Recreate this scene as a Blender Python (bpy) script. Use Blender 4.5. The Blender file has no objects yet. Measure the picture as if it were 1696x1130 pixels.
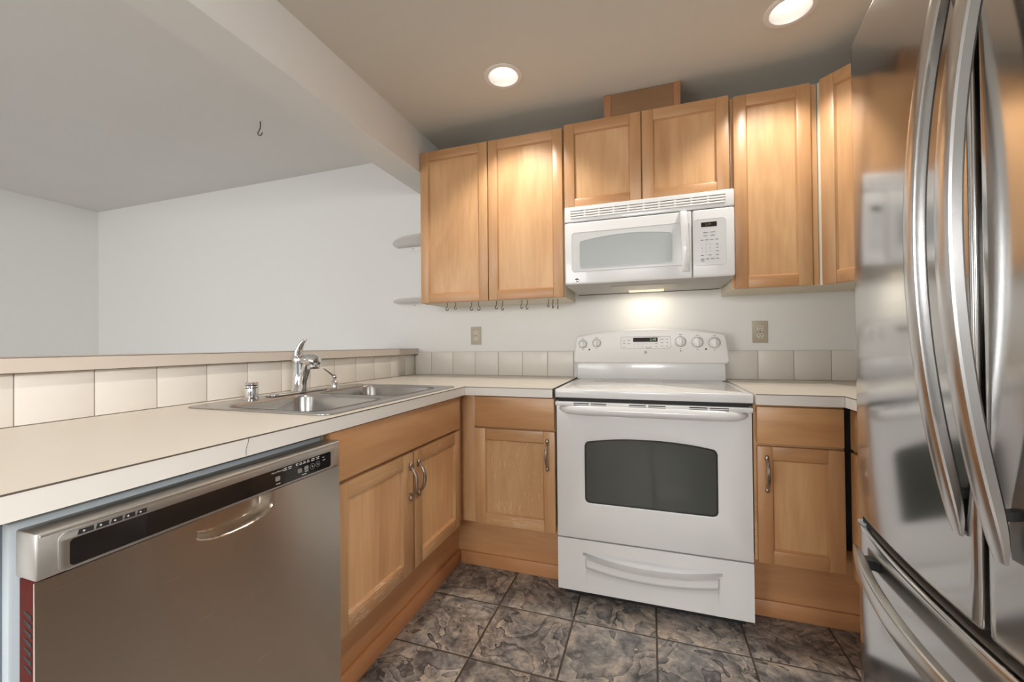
import bpy, bmesh, math, random
from mathutils import Vector, Matrix
from mathutils.geometry import tessellate_polygon
random.seed(7)
scene = bpy.context.scene
COL = scene.collection

# ------------------------------------------------------------------ camera
F_PX, W_PX = 677.3, 1696
yaw, pitch, roll = math.radians(18.618), math.radians(0.504), math.radians(-0.566)
fw = Vector((-math.sin(yaw)*math.cos(pitch), math.cos(yaw)*math.cos(pitch), math.sin(pitch)))
rt = Vector((math.cos(yaw), math.sin(yaw), 0)); up = rt.cross(fw)
r2 = rt*math.cos(roll) + up*math.sin(roll); u2 = up*math.cos(roll) - rt*math.sin(roll)
cam_d = bpy.data.cameras.new('camera'); cam = bpy.data.objects.new('camera', cam_d); COL.objects.link(cam)
M = Matrix(((r2.x, u2.x, -fw.x, 0.39257), (r2.y, u2.y, -fw.y, -2.37778), (r2.z, u2.z, -fw.z, 1.10665), (0, 0, 0, 1)))
cam.matrix_world = M
cam_d.sensor_fit = 'HORIZONTAL'; cam_d.sensor_width = 36; cam_d.lens = F_PX/W_PX*36
cam_d.clip_start = 0.02
scene.camera = cam

# ------------------------------------------------------------------ world, big lights, exposure
world = bpy.data.worlds.new('world'); scene.world = world; world.use_nodes = True
bg = world.node_tree.nodes['Background']; bg.inputs[0].default_value = (0.93, 0.96, 1.0, 1); bg.inputs[1].default_value = 0.8
scene.view_settings.view_transform = 'Standard'; scene.view_settings.look = 'None'
scene.view_settings.gamma = 1; scene.view_settings.use_curve_mapping = False
scene.view_settings.exposure = 0.05
scene.cycles.sample_clamp_indirect = 6.0; scene.cycles.blur_glossy = 1.0

def area(name, loc, direction, sx, sy, power, col):
    d = bpy.data.lights.new(name, 'AREA'); d.shape = 'RECTANGLE'; d.size = sx; d.size_y = sy; d.energy = power; d.color = col
    o = bpy.data.objects.new(name, d); COL.objects.link(o); o.location = loc
    o.rotation_euler = Vector(direction).to_track_quat('-Z', 'Y').to_euler(); return o
# daylight entering by the windows behind the camera (window_1, window_2) and in the dining side (window_3)
area('daylight_window_1', (-2.55, -5.60, 1.25), (0, 1, 0.0), 2.2, 1.9, 95, (1.0, 0.99, 0.98))
area('daylight_window_2', (0.35, -6.00, 2.15), (0, 1, -0.50), 1.7, 1.2, 210, (1.0, 0.99, 0.98))
area('daylight_window_3', (-4.60, -3.6, 1.35), (1, 0, 0.0), 1.6, 1.4, 30, (1.0, 0.99, 0.98))

area('added_fill_light', (2.30, -3.83, 2.20), (-1, 0.15, -0.70), 2.2, 1.2, 330, (1.0, 0.99, 0.98))  # added fill for the left run, through an unseen made-up window

# ------------------------------------------------------------------ materials
MATS = {}
def nt(name):
    m = bpy.data.materials.new(name); m.use_nodes = True; MATS[name] = m
    return m, m.node_tree.nodes, m.node_tree.links, m.node_tree.nodes['Principled BSDF']
def P(name, col, rough=0.5, metal=0.0, coat=0.0, spec=0.5, bump=0.0, bscale=200.0, trans=0.0, emit=None, estr=0.0, vary=0.0):
    m, n, l, b = nt(name)
    b.inputs['Base Color'].default_value = (*col, 1); b.inputs['Roughness'].default_value = rough
    b.inputs['Metallic'].default_value = metal; b.inputs['Coat Weight'].default_value = coat
    b.inputs['Specular IOR Level'].default_value = spec; b.inputs['Transmission Weight'].default_value = trans
    if emit: b.inputs['Emission Color'].default_value = (*emit, 1); b.inputs['Emission Strength'].default_value = estr
    if bump or vary:
        tc = n.new('ShaderNodeTexCoord'); nz = n.new('ShaderNodeTexNoise'); nz.inputs['Scale'].default_value = bscale; nz.inputs['Detail'].default_value = 4
        l.new(tc.outputs['Object'], nz.inputs['Vector'])
        if bump:
            bp = n.new('ShaderNodeBump'); bp.inputs['Strength'].default_value = bump; bp.inputs['Distance'].default_value = 0.002
            l.new(nz.outputs['Fac'], bp.inputs['Height']); l.new(bp.outputs['Normal'], b.inputs['Normal'])
        if vary:
            nz2 = n.new('ShaderNodeTexNoise'); nz2.inputs['Scale'].default_value = 2.2; nz2.inputs['Detail'].default_value = 3
            l.new(tc.outputs['Object'], nz2.inputs['Vector'])
            mx = n.new('ShaderNodeMix'); mx.data_type = 'RGBA'
            mx.inputs['A'].default_value = (*[c*(1-vary) for c in col], 1); mx.inputs['B'].default_value = (*[min(1, c*(1+vary)) for c in col], 1)
            l.new(nz2.outputs['Fac'], mx.inputs['Factor']); l.new(mx.outputs['Result'], b.inputs['Base Color'])
    return m
def ramp(n, stops):
    r = n.new('ShaderNodeValToRGB'); e = r.color_ramp.elements
    e[0].position, e[0].color = stops[0][0], (*stops[0][1], 1)
    e[1].position, e[1].color = stops[-1][0], (*stops[-1][1], 1)
    for p, c in stops[1:-1]:
        k = e.new(p); k.color = (*c, 1)
    return r
def wood(name, scale, dark=1.0, wear=0.0, red=0.0):
    m, n, l, b = nt(name)
    tc = n.new('ShaderNodeTexCoord'); oi = n.new('ShaderNodeObjectInfo')
    ad = n.new('ShaderNodeVectorMath'); ad.operation = 'ADD'
    ml = n.new('ShaderNodeMath'); ml.operation = 'MULTIPLY'; ml.inputs[1].default_value = 13.0
    l.new(oi.outputs['Random'], ml.inputs[0]); l.new(tc.outputs['Object'], ad.inputs[0]); l.new(ml.outputs[0], ad.inputs[1])
    mp = n.new('ShaderNodeMapping'); mp.inputs['Scale'].default_value = scale
    l.new(ad.outputs[0], mp.inputs['Vector'])
    fine = n.new('ShaderNodeTexNoise'); fine.inputs['Scale'].default_value = 3.4; fine.inputs['Detail'].default_value = 7; fine.inputs['Roughness'].default_value = 0.6; fine.inputs['Distortion'].default_value = 0.5
    l.new(mp.outputs[0], fine.inputs['Vector'])
    mp2 = n.new('ShaderNodeMapping'); mp2.inputs['Scale'].default_value = tuple(0.55*s**0.62 for s in scale)
    l.new(ad.outputs[0], mp2.inputs['Vector'])
    blot = n.new('ShaderNodeTexNoise'); blot.inputs['Scale'].default_value = 1.6; blot.inputs['Detail'].default_value = 3; blot.inputs['Distortion'].default_value = 0.9
    l.new(mp2.outputs[0], blot.inputs['Vector'])
    d = dark*0.97
    r1 = ramp(n, [(0.25, (0.45*d, 0.230*d, 0.098*d)), (0.5, (0.58*d, 0.330*d, 0.156*d)), (0.75, (0.68*d, 0.425*d, 0.218*d))])
    l.new(blot.outputs['Fac'], r1.inputs['Fac'])
    r2_ = ramp(n, [(0.3, (0.86, 0.83, 0.78)), (0.62, (1, 1, 1))])
    l.new(fine.outputs['Fac'], r2_.inputs['Fac'])
    mu = n.new('ShaderNodeMix'); mu.data_type = 'RGBA'; mu.blend_type = 'MULTIPLY'; mu.inputs['Factor'].default_value = 0.85
    l.new(r1.outputs['Color'], mu.inputs['A']); l.new(r2_.outputs['Color'], mu.inputs['B'])
    last = mu.outputs['Result']
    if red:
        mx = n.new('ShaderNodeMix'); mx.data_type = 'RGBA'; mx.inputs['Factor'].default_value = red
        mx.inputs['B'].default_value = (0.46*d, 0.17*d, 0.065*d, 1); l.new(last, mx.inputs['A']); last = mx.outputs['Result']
    if wear:
        mp3 = n.new('ShaderNodeMapping'); mp3.inputs['Scale'].default_value = tuple(s*2.3 for s in scale)
        l.new(tc.outputs['Object'], mp3.inputs['Vector'])
        wz = n.new('ShaderNodeTexNoise'); wz.inputs['Scale'].default_value = 7; wz.inputs['Detail'].default_value = 6; wz.inputs['Distortion'].default_value = 0.9
        l.new(mp3.outputs[0], wz.inputs['Vector'])
        wb = n.new('ShaderNodeTexNoise'); wb.inputs['Scale'].default_value = 5.5; wb.inputs['Detail'].default_value = 2
        l.new(tc.outputs['Object'], wb.inputs['Vector'])
        mm = n.new('ShaderNodeMath'); mm.operation = 'ADD'; l.new(wz.outputs['Fac'], mm.inputs[0])
        m2 = n.new('ShaderNodeMath'); m2.operation = 'MULTIPLY'; m2.inputs[1].default_value = 0.55; l.new(wb.outputs['Fac'], m2.inputs[0]); l.new(m2.outputs[0], mm.inputs[1])
        rr = ramp(n, [(0.93 - 0.1*wear, (0, 0, 0)), (0.98 - 0.1*wear, (0.7, 0.7, 0.7))]); l.new(mm.outputs[0], rr.inputs['Fac'])
        mx = n.new('ShaderNodeMix'); mx.data_type = 'RGBA'; mx.inputs['B'].default_value = (0.66, 0.50, 0.36, 1)
        l.new(rr.outputs['Color'], mx.inputs['Factor']); l.new(last, mx.inputs['A']); last = mx.outputs['Result']
    l.new(last, b.inputs['Base Color'])
    b.inputs['Roughness'].default_value = 0.38; b.inputs['Coat Weight'].default_value = 0.12; b.inputs['Coat Roughness'].default_value = 0.3
    bp = n.new('ShaderNodeBump'); bp.inputs['Strength'].default_value = 0.05; bp.inputs['Distance'].default_value = 0.002
    l.new(fine.outputs['Fac'], bp.inputs['Height']); l.new(bp.outputs['Normal'], b.inputs['Normal'])
    return m
WV = wood('maple_vertical', (14, 14, 1.3)); WX = wood('maple_along_x', (1.3, 14, 14)); WY = wood('maple_along_y', (14, 1.3, 14))
WVF = wood('maple_frame_vertical', (14, 14, 1.3), 0.93, red=0.10); WXF = wood('maple_frame_x', (1.3, 14, 14), 0.93, red=0.10)
WVW = wood('maple_vertical_worn', (14, 14, 1.3), 0.92, wear=0.75)
WPAN = wood('maple_pale_panel_lit', (14, 14, 1.3), 1.26); WXD = wood('maple_drawer_x_lit', (1.3, 14, 14), 1.12)  # pale sink panels and drawer fronts, lightened to offset weak light on them
WXW = wood('maple_rail_worn', (1.3, 14, 14), 0.95, wear=0.35); WYW = wood('maple_rail_worn_y', (14, 1.3, 14), 1.0, wear=0.45, red=0.12)
WXK = wood('maple_kick_x', (1.3, 14, 14), 1.08, red=0.26); WYK = wood('maple_kick_y_lit', (14, 1.3, 14), 1.22, red=0.3)  # y-run kick colour lightened to make up for missing light
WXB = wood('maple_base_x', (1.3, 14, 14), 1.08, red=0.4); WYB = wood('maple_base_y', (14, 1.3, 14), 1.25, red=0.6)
WRED = wood('cherry_edge', (14, 14, 1.3), 0.75, red=0.7); WBR = wood('brown_panel', (1.3, 14, 14), 0.46, red=0.30)

def steel(name, axis, rough, col=(0.60, 0.59, 0.57), aniso=0.6, bump=0.02, rot=0.25):
    m, n, l, b = nt(name)
    b.inputs['Base Color'].default_value = (*col, 1); b.inputs['Metallic'].default_value = 1
    tc = n.new('ShaderNodeTexCoord'); mp = n.new('ShaderNodeMapping')
    mp.inputs['Scale'].default_value = {'x': (2, 260, 260), 'y': (260, 2, 260), 'z': (260, 260, 2), 'n': (40, 40, 40)}[axis]
    nz = n.new('ShaderNodeTexNoise'); nz.inputs['Scale'].default_value = 3; nz.inputs['Detail'].default_value = 3
    l.new(tc.outputs['Object'], mp.inputs['Vector']); l.new(mp.outputs[0], nz.inputs['Vector'])
    mr = n.new('ShaderNodeMapRange'); mr.inputs['To Min'].default_value = rough*0.92; mr.inputs['To Max'].default_value = rough*1.1
    l.new(nz.outputs['Fac'], mr.inputs['Value']); l.new(mr.outputs[0], b.inputs['Roughness'])
    if bump:
        bp = n.new('ShaderNodeBump'); bp.inputs['Strength'].default_value = bump; bp.inputs['Distance'].default_value = 0.001
        l.new(nz.outputs['Fac'], bp.inputs['Height']); l.new(bp.outputs['Normal'], b.inputs['Normal'])
    if aniso:
        b.inputs['Anisotropic'].default_value = aniso; b.inputs['Anisotropic Rotation'].default_value = rot
        tg = n.new('ShaderNodeTangent'); tg.direction_type = 'RADIAL'; tg.axis = 'Z'; l.new(tg.outputs[0], b.inputs['Tangent'])
    return m
STEEL_DW = steel('steel_dishwasher_door', 'y', 0.26, (0.64, 0.58, 0.51), 0.85, 0.0)
STEEL_CON = steel('steel_console', 'y', 0.36, (0.62, 0.60, 0.57), 0.4, 0.004)
STEEL_FR = steel('steel_fridge_door', 'y', 0.13, (0.60, 0.59, 0.58), 0.5, 0.01)
STEEL_HD = steel('steel_handle', 'z', 0.24, (0.68, 0.68, 0.68), 0.0, 0.01)
STEEL_HY = steel('steel_handle_y', 'y', 0.24, (0.68, 0.67, 0.64), 0.0, 0.01)
STEEL_SK = steel('steel_sink', 'y', 0.24, (0.43, 0.415, 0.40), 0.0, 0.01)
CHROME = P('chrome', (0.72, 0.72, 0.72), 0.07, 1.0)
NICKEL = P('satin_nickel', (0.42, 0.36, 0.31), 0.27, 1.0)
BRASS = P('dark_brass', (0.10, 0.085, 0.06), 0.4, 1.0)
GREYP = P('grey_plastic', (0.30, 0.33, 0.36), 0.45)
BLKM = P('matt_black', (0.012, 0.012, 0.012), 0.6)
BLKG = P('black_gloss', (0.012, 0.010, 0.009), 0.09, coat=0.3)
DARKRED = P('red_brown_plastic', (0.09, 0.013, 0.009), 0.75, spec=0.15)
LINER = P('blue_grey_liner', (0.42, 0.47, 0.50), 0.5)
BLANKET = P('blue_grey_insulation', (0.10, 0.13, 0.16), 0.8, bump=1.0, bscale=40, vary=0.5)
WALL = P('wall_paint', (0.79, 0.785, 0.765), 0.75, spec=0.25, bump=0.04, bscale=160)
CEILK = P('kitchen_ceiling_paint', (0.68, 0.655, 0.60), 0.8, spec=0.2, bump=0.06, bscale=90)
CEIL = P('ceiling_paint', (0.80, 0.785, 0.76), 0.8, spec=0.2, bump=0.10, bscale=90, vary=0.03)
WHITE = P('white_enamel', (0.74, 0.74, 0.735), 0.22, coat=0.35)
WHITEP = P('white_plastic', (0.80, 0.785, 0.77), 0.34)
WHITEC = P('white_ceramic_top', (0.80, 0.77, 0.72), 0.10, coat=0.4)
GREYMARK = P('grey_print', (0.17, 0.165, 0.16), 0.6)
LIGHTMARK = P('pale_grey_print', (0.50, 0.48, 0.46), 0.6)
WHITEMARK = P('white_print', (0.62, 0.60, 0.58), 0.5)
BUTTON = P('grey_button', (0.22, 0.21, 0.20), 0.4)
LAM = P('cream_laminate', (0.69, 0.632, 0.545), 0.34, bump=0.03, bscale=300, vary=0.02)
LAMEDGE = P('laminate_edge_lit', (0.74, 0.71, 0.66), 0.4)  # same laminate as the top; its lighting is put into a lighter, greyer tone
SEAM = P('dark_seam', (0.10, 0.075, 0.055), 0.7)
TILE = P('cream_tile', (0.74, 0.695, 0.635), 0.32, vary=0.02)
GROUT = P('grout', (0.30, 0.25, 0.20), 0.9)
LEDGE = P('ledge_laminate', (0.60, 0.53, 0.46), 0.4)
MELA = P('cream_melamine', (0.66, 0.59, 0.47), 0.5)
BEIGE = P('beige_plate', (0.45, 0.40, 0.31), 0.4)
IVORY = P('ivory_socket', (0.60, 0.555, 0.46), 0.4)
LENS = P('lamp_lens', (0.9, 0.8, 0.6), 0.5, emit=(1.0, 0.84, 0.60), estr=0.7)
MESHF = P('filter_mesh', (0.42, 0.39, 0.34), 0.4, metal=0.6, bump=1.0, bscale=500)
BULB = P('bulb_glow', (1, 1, 1), 0.4, emit=(1.0, 0.93, 0.82), estr=2.6)
OVENGLASS = P('oven_glass', (0.045, 0.050, 0.040), 0.07, coat=0.2)
MWGLASS = P('microwave_window', (0.36, 0.385, 0.385), 0.18, coat=0.2, bump=0.15, bscale=900)
SURROUND = P('window_surround_white', (0.61, 0.615, 0.61), 0.25, coat=0.3)
DISPLAY = P('display_dark', (0.018, 0.010, 0.004), 0.35, spec=0.15)
LED = P('green_digits', (0.25, 0.35, 0.25), 0.5, emit=(0.55, 0.75, 0.55), estr=0.35)
LEDDIM = P('dim_digits', (0.12, 0.12, 0.06), 0.5, emit=(0.25, 0.26, 0.15), estr=0.12)
def acrylic():
    m, n, l, b = nt('frosted_acrylic')
    b.inputs['Base Color'].default_value = (0.72, 0.69, 0.66, 1); b.inputs['Roughness'].default_value = 0.3
    tr = n.new('ShaderNodeBsdfTransparent'); mx = n.new('ShaderNodeMixShader'); mx.inputs[0].default_value = 0.45
    l.new(tr.outputs[0], mx.inputs[1]); l.new(b.outputs[0], mx.inputs[2]); l.new(mx.outputs[0], n['Material Output'].inputs['Surface'])
    return m
ACRYL = acrylic()
def glass():
    m, n, l, b = nt('window_glass')
    tr = n.new('ShaderNodeBsdfTransparent'); gl = n.new('ShaderNodeBsdfGlossy'); gl.inputs['Roughness'].default_value = 0.02
    fr = n.new('ShaderNodeFresnel'); fr.inputs[0].default_value = 1.45; mx = n.new('ShaderNodeMixShader')
    l.new(fr.outputs[0], mx.inputs[0]); l.new(tr.outputs[0], mx.inputs[1]); l.new(gl.outputs[0], mx.inputs[2]); l.new(mx.outputs[0], n['Material Output'].inputs['Surface'])
    return m
GLASS = glass()
def floor_mat():
    m, n, l, b = nt('slate_look_tile')
    def math_(op, a, c=None, clamp=False):
        k = n.new('ShaderNodeMath'); k.operation = op; k.use_clamp = clamp
        for i, v in enumerate((a, c)):
            if v is None: continue
            if isinstance(v, (int, float)): k.inputs[i].default_value = v
            else: l.new(v, k.inputs[i])
        return k.outputs[0]
    tc = n.new('ShaderNodeTexCoord'); sp = n.new('ShaderNodeSeparateXYZ'); l.new(tc.outputs['Object'], sp.inputs[0])
    sx, sy = 0.3155, 0.3063
    u = math_('DIVIDE', math_('ADD', sp.outputs[0], 0.227 + sx*40), sx); v = math_('DIVIDE', math_('ADD', sp.outputs[1], 0.743 + sy*40), sy)
    fu, fv = math_('FRACT', u), math_('FRACT', v)
    du = math_('MULTIPLY', math_('MINIMUM', fu, math_('SUBTRACT', 1.0, fu)), sx); dv = math_('MULTIPLY', math_('MINIMUM', fv, math_('SUBTRACT', 1.0, fv)), sy)
    dist = math_('MINIMUM', du, dv)
    cb = n.new('ShaderNodeCombineXYZ'); l.new(math_('FLOOR', u), cb.inputs[0]); l.new(math_('FLOOR', v), cb.inputs[1])
    wn = n.new('ShaderNodeTexWhiteNoise'); wn.noise_dimensions = '2D'; l.new(cb.outputs[0], wn.inputs['Vector'])
    sc = n.new('ShaderNodeVectorMath'); sc.operation = 'SCALE'; sc.inputs['Scale'].default_value = 9.0; l.new(wn.outputs['Color'], sc.inputs[0])
    ad = n.new('ShaderNodeVectorMath'); ad.operation = 'ADD'; l.new(tc.outputs['Object'], ad.inputs[0]); l.new(sc.outputs[0], ad.inputs[1])
    def noise(scale, detail, dist_, rough=0.55):
        k = n.new('ShaderNodeTexNoise'); k.inputs['Scale'].default_value = scale; k.inputs['Detail'].default_value = detail
        k.inputs['Distortion'].default_value = dist_; k.inputs['Roughness'].default_value = rough
        l.new(ad.outputs[0], k.inputs['Vector']); return k.outputs['Fac']
    n1 = noise(5.5, 6, 1.3, 0.58); n2 = noise(4.2, 3.5, 1.1, 0.5); n3 = noise(30, 8, 0.8, 0.75); n4 = noise(3.0, 2, 0.5)
    layers = math_('FRACT', math_('MULTIPLY', n2, 7.0))
    line = math_('LESS_THAN', layers, 0.055)  # dark lines paint the shade along the slate ridges
    mixv = math_('ADD', math_('MULTIPLY', n1, 0.62), math_('MULTIPLY', layers, 0.16))
    mixv = math_('ADD', mixv, math_('MULTIPLY', math_('SUBTRACT', n3, 0.5), 0.75))
    cr = ramp(n, [(0.25, (0.085, 0.078, 0.078)), (0.35, (0.19, 0.175, 0.165)), (0.43, (0.29, 0.26, 0.235)), (0.52, (0.44, 0.37, 0.31)), (0.66, (0.60, 0.53, 0.46))])
    l.new(mixv, cr.inputs['Fac'])
    tint = n.new('ShaderNodeMix'); tint.data_type = 'RGBA'; tint.blend_type = 'MULTIPLY'; tint.inputs['Factor'].default_value = 1.0
    tr = ramp(n, [(0.38, (0.93, 0.95, 0.98)), (0.62, (1.04, 0.97, 0.90))]); l.new(n4, tr.inputs['Fac'])
    l.new(cr.outputs['Color'], tint.inputs['A']); l.new(tr.outputs['Color'], tint.inputs['B'])
    dk = n.new('ShaderNodeMix'); dk.data_type = 'RGBA'; l.new(math_('MULTIPLY', line, 0.65), dk.inputs['Factor']); l.new(tint.outputs['Result'], dk.inputs['A']); dk.inputs['B'].default_value = (0.035, 0.03, 0.028, 1)
    gm = math_('LESS_THAN', dist, 0.0032)
    gx = n.new('ShaderNodeMix'); gx.data_type = 'RGBA'; l.new(gm, gx.inputs['Factor']); l.new(dk.outputs['Result'], gx.inputs['A']); gx.inputs['B'].default_value = (0.075, 0.055, 0.04, 1)
    l.new(gx.outputs['Result'], b.inputs['Base Color'])
    b.inputs['Roughness'].default_value = 0.42
    h = math_('ADD', math_('MULTIPLY', layers, 0.5), math_('MULTIPLY', n3, 0.35))
    h = math_('ADD', h, math_('MULTIPLY', n1, 0.5))
    edge = math_('MULTIPLY', math_('MINIMUM', math_('DIVIDE', dist, 0.006), 1.0), 1.2)
    h = math_('ADD', h, edge)
    bp = n.new('ShaderNodeBump'); bp.inputs['Strength'].default_value = 0.7; bp.inputs['Distance'].default_value = 0.004
    l.new(h, bp.inputs['Height']); l.new(bp.outputs['Normal'], b.inputs['Normal'])
    return m
FLOOR = floor_mat()

# ------------------------------------------------------------------ mesh helpers
OFF = {}
def rrect(x0, x1, y0, y1, r, n=6):
    out = []
    for cx, cy, a0 in ((x1-r, y1-r, 0), (x0+r, y1-r, 90), (x0+r, y0+r, 180), (x1-r, y0+r, 270)):
        for i in range(n+1):
            a = math.radians(a0 + 90*i/n); out.append((cx + r*math.cos(a), cy + r*math.sin(a)))
    return out
def circ(cx, cy, r, n=24, ry=None):
    return [(cx + r*math.cos(2*math.pi*i/n), cy + (ry or r)*math.sin(2*math.pi*i/n)) for i in range(n)]
XZ = lambda a, b, d: (a, d, b)      # drawing in x,z ; depth = y
YZ = lambda a, b, d: (d, a, b)      # drawing in y,z ; depth = x
XY = lambda a, b, d: (a, b, d)      # drawing in x,y ; depth = z
class MB:
    def __init__(s, T=None):
        s.v = []; s.f = []; s.m = []; s.T = T
    def add(s, vs, fs, mat=0):
        o = len(s.v)
        s.v += [tuple(s.T @ Vector(p)) if s.T else tuple(p) for p in vs]
        s.f += [tuple(i+o for i in f) for f in fs]; s.m += [mat]*len(fs); return s
    def bm(s, b, mat=0):
        b.verts.index_update()
        s.add([v.co[:] for v in b.verts], [[v.index for v in f.verts] for f in b.faces], mat); b.free(); return s
    def box(s, x0, x1, y0, y1, z0, z1, bev=0.0, mat=0, seg=2):
        b = bmesh.new(); bmesh.ops.create_cube(b, size=1)
        for v in b.verts:
            v.co = Vector(((x0+x1)/2 + v.co.x*abs(x1-x0), (y0+y1)/2 + v.co.y*abs(y1-y0), (z0+z1)/2 + v.co.z*abs(z1-z0)))
        if bev:
            bmesh.ops.bevel(b, geom=b.edges[:], offset=min(bev, 0.45*min(abs(x1-x0), abs(y1-y0), abs(z1-z0))), segments=seg, profile=0.5, affect='EDGES')
        return s.bm(b, mat)
    def prism(s, outer, d0, d1, mp, holes=(), bev=0.0, mat=0, seg=2, ang=40):
        b = bmesh.new()
        flat = [p for loop in (outer, *holes) for p in loop]
        vs = [b.verts.new(mp(p[0], p[1], d0)) for p in flat]
        if holes:
            for tri in tessellate_polygon([[Vector((p[0], p[1], 0)) for p in loop] for loop in (outer, *holes)]):
                if len(set(tri)) == 3: b.faces.new([vs[i] for i in tri])
        else: b.faces.new(vs)
        dv = Vector(mp(0, 0, d1)) - Vector(mp(0, 0, d0))
        r = bmesh.ops.extrude_face_region(b, geom=b.faces[:])
        bmesh.ops.translate(b, vec=dv, verts=[g for g in r['geom'] if isinstance(g, bmesh.types.BMVert)])
        bmesh.ops.recalc_face_normals(b, faces=b.faces[:])
        if bev:
            es = [e for e in b.edges if len(e.link_faces) == 2 and e.calc_face_angle(0) > math.radians(ang)]
            bmesh.ops.bevel(b, geom=es, offset=bev, segments=seg, profile=0.5, affect='EDGES', clamp_overlap=True)
        return s.bm(b, mat)
    def tube(s, pts, r, n=10, mat=0, ry=None, cap=True):
        pts = [Vector(p) for p in pts]; N = len(pts); rad = r if isinstance(r, (list, tuple)) else [r]*N
        vs = []; t0 = (pts[1]-pts[0]).normalized()
        ref = Vector((0, 0, 1)) if abs(t0.z) < 0.9 else Vector((1, 0, 0))
        a = t0.cross(ref).normalized()
        for i, p in enumerate(pts):
            t = (pts[min(i+1, N-1)] - pts[max(i-1, 0)]).normalized()
            a = (a - t*a.dot(t)).normalized(); c = t.cross(a)
            for k in range(n):
                th = 2*math.pi*k/n; vs.append(p + a*math.cos(th)*rad[i] + c*math.sin(th)*(rad[i]*(ry or 1)))
        fs = [(i*n+k, i*n+(k+1) % n, (i+1)*n+(k+1) % n, (i+1)*n+k) for i in range(N-1) for k in range(n)]
        if cap: fs += [tuple(range(n-1, -1, -1)), tuple((N-1)*n+k for k in range(n))]
        return s.add(vs, fs, mat)
    def lathe(s, prof, origin=(0, 0, 0), axis='z', n=28, mat=0, sc=(1, 1), cap=True):
        vs = []; o = Vector(origin)
        for r, h in prof:
            for k in range(n):
                th = 2*math.pi*k/n; c, d = r*math.cos(th)*sc[0], r*math.sin(th)*sc[1]
                vs.append(o + Vector({'z': (c, d, h), 'y': (c, h, d), 'x': (h, c, d)}[axis]))
        N = len(prof)
        fs = [(i*n+k, i*n+(k+1) % n, (i+1)*n+(k+1) % n, (i+1)*n+k) for i in range(N-1) for k in range(n)]
        if cap and prof[0][0] > 1e-6: fs.append(tuple(range(n-1, -1, -1)))
        if cap and prof[-1][0] > 1e-6: fs.append(tuple((N-1)*n+k for k in range(n)))
        return s.add(vs, fs, mat)
    def ball(s, c, r, mat=0, sc=(1, 1, 1), n=16):
        b = bmesh.new(); bmesh.ops.create_uvsphere(b, u_segments=n, v_segments=n//2+2, radius=r)
        for v in b.verts: v.co = Vector((c[0]+v.co.x*sc[0], c[1]+v.co.y*sc[1], c[2]+v.co.z*sc[2]))
        return s.bm(b, mat)
    def field(s, us, ws, fn, mp, back, mat=0, pocket=False):
        """a front sheet with depth fn(u,w) closed by a flat back at depth 'back'"""
        nu, nw = len(us), len(ws)
        vs = [mp(u, w, fn(u, w)) for w in ws for u in us]
        fs = [(j*nu+i, j*nu+i+1, (j+1)*nu+i+1, (j+1)*nu+i) for j in range(nw-1) for i in range(nu-1)]
        rim = [i for i in range(nu)] + [j*nu+nu-1 for j in range(1, nw)] + [(nw-1)*nu+i for i in range(nu-2, -1, -1)] + [j*nu for j in range(nw-2, 0, -1)]
        o = len(vs)
        for q in rim:
            u, w = us[q % nu], ws[q//nu]; vs.append(mp(u, w, back))
        R = len(rim)
        fs += [(rim[(i+1) % R], rim[i], o+i, o+(i+1) % R) for i in range(R)]
        if not pocket: fs.append(tuple(o+i for i in range(R)))
        return s.add(vs, fs, mat)
    def text(s, body, size, mp, u, w, d, mat=0, align='CENTER'):
        cu = bpy.data.curves.new('t', 'FONT'); cu.body = body; cu.size = size; cu.align_x = align; cu.align_y = 'CENTER'; cu.resolution_u = 2
        ob = bpy.data.objects.new('t', cu); COL.objects.link(ob)
        dg = bpy.context.evaluated_depsgraph_get(); me = ob.evaluated_get(dg).to_mesh()
        s.add([mp(u + v.co.x, w + v.co.y, d) for v in me.vertices], [tuple(p.vertices) for p in me.polygons], mat)
        ob.evaluated_get(dg).to_mesh_clear(); bpy.data.objects.remove(ob); bpy.data.curves.remove(cu); return s
    def build(s, name, mats, parent=None, base=None, fix=True, smooth=35):
        me = bpy.data.meshes.new(name); o = bpy.data.objects.new(name, me); COL.objects.link(o)
        root = parent
        while root is not None and root.parent is not None: root = root.parent
        off = Vector((0, 0, 0))
        if root is not None: off = OFF.get(root.name, Vector((0, 0, 0)))
        elif base is not None: off = Vector(base); o.location = off; OFF[o.name] = off
        me.from_pydata([tuple(Vector(v) - off) for v in s.v], [], s.f)
        for m in (mats if isinstance(mats, (list, tuple)) else [mats]): me.materials.append(m)
        me.polygons.foreach_set('material_index', s.m)
        if fix:
            b = bmesh.new(); b.from_mesh(me); bmesh.ops.recalc_face_normals(b, faces=b.faces[:]); b.to_mesh(me); b.free()
        me.shade_smooth(); me.set_sharp_from_angle(angle=math.radians(smooth))
        me.update()
        if parent is not None: o.parent = parent
        return o
def thing(name, loc, label, cat, group=None):
    o = bpy.data.objects.new(name, None); COL.objects.link(o); o.location = loc; o.empty_display_size = 0.05
    OFF[o.name] = Vector(loc); tag(o, label, cat, group); return o
def tag(o, label, cat, group=None):
    o['label'] = label; o['category'] = cat
    if group: o['group'] = group
    return o
def struct(o, label=None, cat=None):
    o['kind'] = 'structure'
    if label: o['label'] = label
    if cat: o['category'] = cat
    return o
def lin(a, b, n): return [a + (b-a)*i/(n-1) for i in range(n)]
def sstep(a, b, x):
    t = max(0.0, min(1.0, (x-a)/(b-a))); return t*t*(3-2*t)
RZ90 = Matrix.Rotation(math.radians(90), 4, 'Z'); RZM90 = Matrix.Rotation(math.radians(-90), 4, 'Z')

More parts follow.
